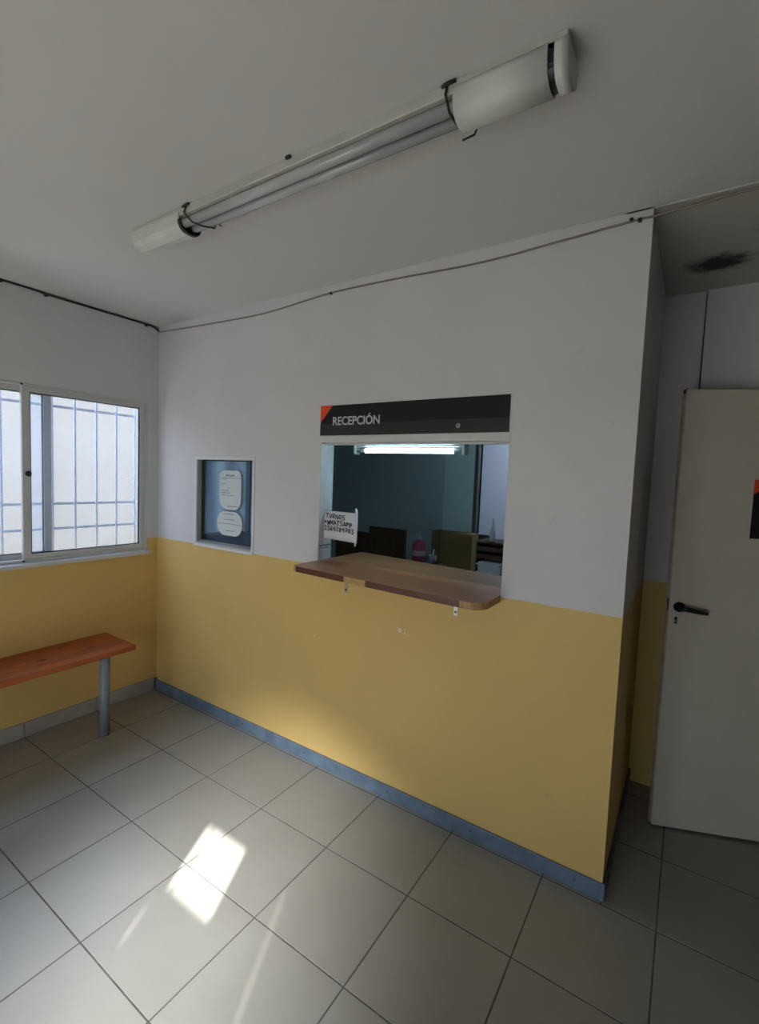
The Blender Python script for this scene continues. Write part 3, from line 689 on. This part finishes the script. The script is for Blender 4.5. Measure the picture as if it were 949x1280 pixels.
for (x, z) in ((1.72, 2.836), (3.255, 2.850), (3.285, 2.842)): MB().box(x-0.007, x+0.007, -0.014, 0.0, z-0.009, z+0.006, 0.002).build('clip', M_black, c1)
c2 = thing('corner_cable', (0, -1.2, 2.87), 'thick dark cable running in the ceiling corner above the sliding window', 'cable')
MB().tube(smooth([(0.008, -3.2, 2.874), (0.008, -1.02, 2.876), (0.008, -0.79, 2.872), (0.008, -0.45, 2.872), (0.008, -0.10, 2.873), (0.008, -0.03, 2.862), (0.007, -0.008, 2.848)]), 0.0065, 6).build('cord', M_cabledark, c2)
for (y, z) in ((-1.02, 2.874), (-0.78, 2.868), (-0.11, 2.868)): MB().box(0.0, 0.016, y-0.01, y+0.01, z-0.012, z+0.008, 0.002).build('clip', M_black, c2)

# ------------------------------------------------------------------ corridor door (open leaf)
A0 = V((3.477, 0.647, 0)); dirv = V((0.9246, 0.3809, 0)); nrm = V((-0.3809, 0.9246, 0))   # nrm points away from viewer
DW = 0.90
d1 = sthing('door_1', (3.477, 0.647, 0))
D = lambda u, v, d: tuple(A0+dirv*u+nrm*d+V((0, 0, v)))
def dbox(m, u0, u1, v0, v1, d0, d1_, bev=0.0):
    b = bmesh.new(); bmesh.ops.create_cube(b, size=1)
    for v in b.verts: v.co = V(((u0+u1)/2+v.co.x*(u1-u0), (v0+v1)/2+v.co.y*(v1-v0), (d0+d1_)/2+v.co.z*(d1_-d0)))
    if bev: bmesh.ops.bevel(b, geom=b.edges[:], offset=bev, segments=1, profile=0.5, affect='EDGES')
    for v in b.verts: v.co = V(D(v.co.x, v.co.y, v.co.z))
    m.add(b); return m
dbox(MB(), 0.0, DW, 0.012, 2.281, 0.0, 0.010, 0.002).build('face_panel', M_door, d1)
label(dbox(MB(), -0.001, DW, 0.014, 2.277, 0.012, 0.037).build('core', M_dooredge, d1), 'worn brown core edge')
dbox(MB(), 0.0, DW, 0.012, 2.281, 0.037, 0.047, 0.002).build('face_panel', M_door, d1)
label(dbox(MB(), -0.004, 0.012, 2.262, 2.284, 0.008, 0.032, 0.002).build('corner_chip', M_black, d1), 'dark chipped top corner')
label(dbox(MB(), -0.001, 0.004, 1.165, 1.225, 0.011, 0.027).build('latch', M_blackmetal, d1), 'dark latch plate on the edge')
m = MB(); m.tube([D(0.045, 1.188, 0.0), D(0.045, 1.188, -0.010)], 0.026, 20)
h_ = m.build('handle', M_blackmetal, d1)
m = MB(); m.tube([D(0.045, 1.188, -0.008), D(0.045, 1.188, -0.045)], 0.011, 10)
m.tube([D(0.040, 1.189, -0.045), D(0.07, 1.187, -0.048), D(0.11, 1.180, -0.046), D(0.158, 1.174, -0.044)], [0.012, 0.0125, 0.012, 0.0105], 10)
m.build('lever', M_blackmetal, h_)
m = dbox(MB(), 0.028, 0.042, 1.100, 1.135, -0.003, 0.0, 0.001); label(m.build('keyhole', M_black, d1), 'small black keyhole plate')
label(dbox(MB(), 0.0305, 0.0345, 1.108, 1.120, -0.004, -0.003).build('keyhole_slot', M_zinc, d1), 'bright slot')
ds = thing('door_sign', D(0.45, 1.556, 0), 'dark square sign with orange corner on the open cream door', 'sign')
dbox(MB(), 0.333, 0.60, 1.557, 1.846, -0.004, 0.0).build('panel', M_sign, ds)
MB().prism([(0.332, 1.847), (0.332, 1.775), (0.44, 1.847)], -0.006, -0.0035, D).build('corner_triangle', M_orange, ds)
for z in (0.25, 1.15, 2.05): MB().tube([D(DW+0.004, z, 0.03), D(DW+0.004, z+0.10, 0.03)], 0.008, 8).build('hinge', M_zinc, d1)

# ------------------------------------------------------------------ office behind the counter
# lit tube fitting under the header
ol = thing('office_tube_light', (2.15, 0.20, 1.98), 'short lit fluorescent tube in a white bracket behind the counter glass', 'lamp')
OY = 0.20
MB().box(1.784, 2.516, OY-0.022, OY+0.03, 1.968, 1.990, 0.002).build('batten', M_whiteplas, ol)
for a in (1.784, 2.500): MB().box(a, a+0.016, OY-0.026, OY+0.026, 1.922, 1.984, 0.003).build('socket', M_whiteplas, ol)
m = MB(); m.cyl((1.862, OY, 1.945), (2.444, OY, 1.945), 0.0130, 16); tb = m.build('tube', M_lit, ol)
M_tend = plain('grey_tube_end', (0.30, 0.28, 0.30), 0.4)
for a, c in ((1.80, 1.862), (2.444, 2.50)): label(MB().cyl((a, OY, 1.945), (c, OY, 1.945), 0.0130, 16).build('tube_end', M_tend, tb), 'grey unlit tube end')
struct(MB().box(1.60, 2.90, 0.12, 0.30, 1.990, 2.06).build('trim_5', M_office))
# desk
dk = thing('office_desk', (1.25, 1.05, 0), 'grey office desk behind the counter glass', 'desk')
MB().box(0.5, 1.92, 0.62, 1.36, 0.82, 0.85, 0.003).build('top', M_desk, dk)
for x in (0.52, 1.87): MB().box(x, x+0.03, 0.66, 1.32, 0.0, 0.82).build('side_panel', M_desk, dk)
MB().box(0.55, 1.87, 1.28, 1.30, 0.35, 0.82).build('modesty_panel', M_desk, dk)
def monitor(x0, x1, y, z0, z1, lb):
    t_ = thing('monitor', ((x0+x1)/2, y+0.06, 0.85), lb, 'monitor')
    xc = (x0+x1)/2
    MB().box(x0, x1, y, y+0.03, z0, z1, 0.006, 2).build('casing', M_screen, t_)
    MB().box(x0+0.015, x1-0.015, y+0.03, y+0.032, z0+0.02, z1-0.015).build('screen', M_black, t_)
    MB().box(x0+0.09, x1-0.09, y-0.022, y, z0+0.05, z1-0.08, 0.008).build('rear_bulge', M_screen, t_)
    MB().box(xc-0.03, xc+0.03, y+0.0, y+0.02, 0.86, z0+0.06, 0.003).build('stand', M_screen, t_)
    MB().box(xc-0.11, xc+0.11, y-0.08, y+0.10, 0.85, 0.862, 0.003).build('foot', M_screen, t_)
monitor(1.362, 1.704, 1.0, 1.12, 1.388, 'black flat monitor seen from behind beside the pink bottle')
monitor(0.98, 1.33, 1.05, 1.05, 1.325, 'black monitor partly hidden behind the handwritten paper')
# low cabinet with bottle
lc = thing('low_cabinet', (1.3, 1.57, 0), 'low grey cabinet under the pink bottle behind the desk', 'cabinet')
MB().box(0.95, 1.74, 1.44, 1.72, 0.0, 1.03, 0.003).build('body', M_desk, lc)
for x in (0.955, 1.352): MB().box(x, x+0.385, 1.425, 1.44, 0.06, 1.01, 0.003).build('door', M_desk, lc)
bt = thing('gel_bottle', (1.52, 1.58, 1.03), 'pink pump bottle with pale label beside the monitor', 'bottle')
MB().lathe((1.52, 1.58, 1.03), [(0.055, 0), (0.062, 0.01), (0.062, 0.155), (0.05, 0.19), (0.025, 0.21)], 20).build('body', M_pink, bt)
MB().lathe((1.52, 1.58, 1.03), [(0.0626, 0.07), (0.0628, 0.071), (0.0628, 0.115), (0.0626, 0.116)], 20).build('paper_label', plain('pale_pink_label', (0.50, 0.36, 0.38), 0.6), bt)
m = MB(); m.lathe((1.52, 1.58, 1.03), [(0.024, 0.21), (0.024, 0.235), (0.01, 0.24), (0.008, 0.27), (0.016, 0.275), (0.014, 0.285)], 14); m.tube([(1.52, 1.58, 1.31), (1.50, 1.55, 1.312), (1.488, 1.53, 1.300)], 0.007, 8)
label(m.build('pump', plain('pale_pump_plastic', (0.40, 0.42, 0.44), 0.4), bt), 'pale pump head')
cu_ = thing('clear_cup', (1.69, 1.57, 1.03), 'small grey plastic cup right of the pink bottle', 'cup')
MB().lathe((1.665, 1.57, 1.03), [(0.030, 0), (0.034, 0.002), (0.040, 0.09), (0.037, 0.09), (0.031, 0.006)], 18).build('body', plain('grey_plastic', (0.20, 0.22, 0.26), 0.3), cu_)
MB().tube([(1.665, 1.57, 1.04), (1.672, 1.575, 1.17)], 0.006, 8).build('pen', M_letter, cu_)
mk = thing('desk_stapler', (1.72, 1.54, 1.03), 'small black desk gadget at the right end of the low cabinet', 'stapler')
m = MB(); m.box(1.705, 1.735, 1.46, 1.58, 1.03, 1.042, 0.002); m.build('base', M_black, mk)
m = MB(); m.prism([(1.46, 1.052), (1.58, 1.046), (1.58, 1.075), (1.52, 1.082), (1.46, 1.066)], 1.708, 1.732, lambda u, v, d: (d, u, v)); m.build('arm', M_black, mk)
# ochre cabinet
oc = thing('ochre_cabinet', (1.74, 1.85, 0), 'ochre wooden cabinet against the pale pilaster in the office', 'cabinet')
MB().box(1.547, 1.945, 1.77, 1.925, 0.0, 1.312, 0.003).build('body', M_ochre, oc)
label(MB().box(1.560, 1.635, 1.757, 1.77, 0.05, 1.300, 0.002).build('side_panel', M_ochre2, oc), 'reddish left strip')
MB().box(1.640, 1.935, 1.757, 1.77, 0.05, 1.300, 0.002).build('door', M_ochre, oc)
struct(MB().box(1.569, 1.868, YO-0.055, YO, 0, H).build('trim_6', M_teal))
dj = sthing('door_3', (2.3, YO, 0))
MB().box(1.868, 1.90, YO-0.06, YO+0.04, 0, 2.33).build('jamb', M_frame, dj); MB().box(2.75, 2.83, YO-0.03, YO+0.1, 0, 2.33).build('jamb', M_frame, dj)
MB().box(1.90, 2.75, YO-0.03, YO+0.1, 2.25, 2.33).build('lintel', M_frame, dj)
# chair in front of the doorway
CX_, CY_ = 1.70, 2.45
oc2 = thing('office_chair', (CX_, CY_, 0), 'black office chair with rounded backrest beyond the inner doorway', 'chair')
MB().prism(rr(CX_, 1.045, 0.19, 0.195, 0.075), CY_, CY_+0.05, XZ).build('backrest', M_chair, oc2)
MB().box(CX_-0.2, CX_+0.2, CY_+0.05, CY_+0.42, 0.50, 0.56, 0.02, 2).build('seat', M_chair, oc2)
MB().box(CX_-0.025, CX_+0.025, CY_-0.025, CY_, 0.48, 0.95, 0.005).build('back_stem', M_black, oc2)
MB().box(CX_-0.025, CX_+0.025, CY_-0.025, CY_+0.2, 0.47, 0.50, 0.005).build('stem_bracket', M_black, oc2)
MB().cyl((CX_, CY_+0.22, 0.09), (CX_, CY_+0.22, 0.47), 0.025, 12).build('column', M_blackmetal, oc2)
for k in range(5):
    a = 2*math.pi*k/5+0.3; ex, ey = CX_+0.26*math.cos(a), CY_+0.22+0.26*math.sin(a)
    lg = MB().tube([(CX_, CY_+0.22, 0.11), (ex, ey, 0.075)], [0.024, 0.016], 8).build('leg', M_black, oc2)
    MB().tube([(ex-0.012, ey, 0.031), (ex+0.012, ey, 0.031)], 0.031, 12).build('caster', M_black, lg)
# small table with wooden letter trays
stb = thing('side_table', (2.35, 1.42, 0), 'dark side table under the brown letter trays', 'table')
MB().box(2.08, 2.72, 1.22, 1.62, 1.025, 1.055, 0.003).build('top', M_brown, stb)
for x in (2.11, 2.69):
    for y in (1.25, 1.59): MB().box(x-0.02, x+0.02, y-0.02, y+0.02, 0, 1.025).build('leg', M_brown, stb)
lt = thing('letter_trays', (2.33, 1.46, 1.055), 'dark brown wooden letter tray stack at the right of the office', 'letter trays')
TZ = (1.055, 1.185, 1.245, 1.305)
for z in TZ: MB().box(2.155, 2.52, 1.36, 1.60, z, z+0.014, 0.001).build('shelf', M_brown, lt)
for x in (2.152, 2.513): MB().box(x-0.006, x+0.006, 1.36, 1.60, 1.055, 1.322, 0.001).build('side_panel', M_brown, lt)
MB().box(2.155, 2.52, 1.59, 1.602, 1.055, 1.32).build('back_panel', M_brown, lt)
for z in TZ[1:3]: MB().box(2.16, 2.51, 1.355, 1.362, z, z+0.034, 0.001).build('front_lip', M_brown, lt)
for k in range(7):
    o = MB(); hh_ = 1.071+k*0.013; a = random.uniform(-0.03, 0.03); dx = random.uniform(-0.012, 0.012)
    o.box(2.175+dx, 2.36+dx, 1.330+random.uniform(0, .012), 1.58, hh_, hh_+0.011, 0.001)
    tag(o.build('paper_stack', M_paper, None, (2.27, 1.45, hh_)), 'loose white papers in the lowest letter tray', 'papers', 'papers in the letter tray')
sb = thing('spray_bottle', (2.24, 1.45, 1.319), 'slim white pointed bottle standing on the letter trays', 'bottle')
MB().lathe((2.243, 1.45, 1.319), [(0.020, 0), (0.022, 0.004), (0.021, 0.07), (0.014, 0.10)], 16).build('body', M_letter, sb)
MB().lathe((2.243, 1.45, 1.319), [(0.013, 0.10), (0.010, 0.13), (0.005, 0.178)], 12).build('nozzle', M_letter, sb)
# added lamp, out of view, that brightens the room beyond the inner doorway
brl = thing('back_room_fill_light', (2.4, 2.75, H), 'added fill light panel brightening the room beyond the office', 'ceiling light')
MB().box(2.0, 2.8, 2.5, 2.9, H-0.05, H, 0.004).build('housing', M_whiteplas, brl)
MB().box(2.03, 2.77, 2.53, 2.87, H-0.056, H-0.05).build('diffuser', emit('fill_panel', (0.86, 0.88, 1.0), 22.0), brl)

for o in list(SC.objects):
    if '_b' in o: del o['_b']
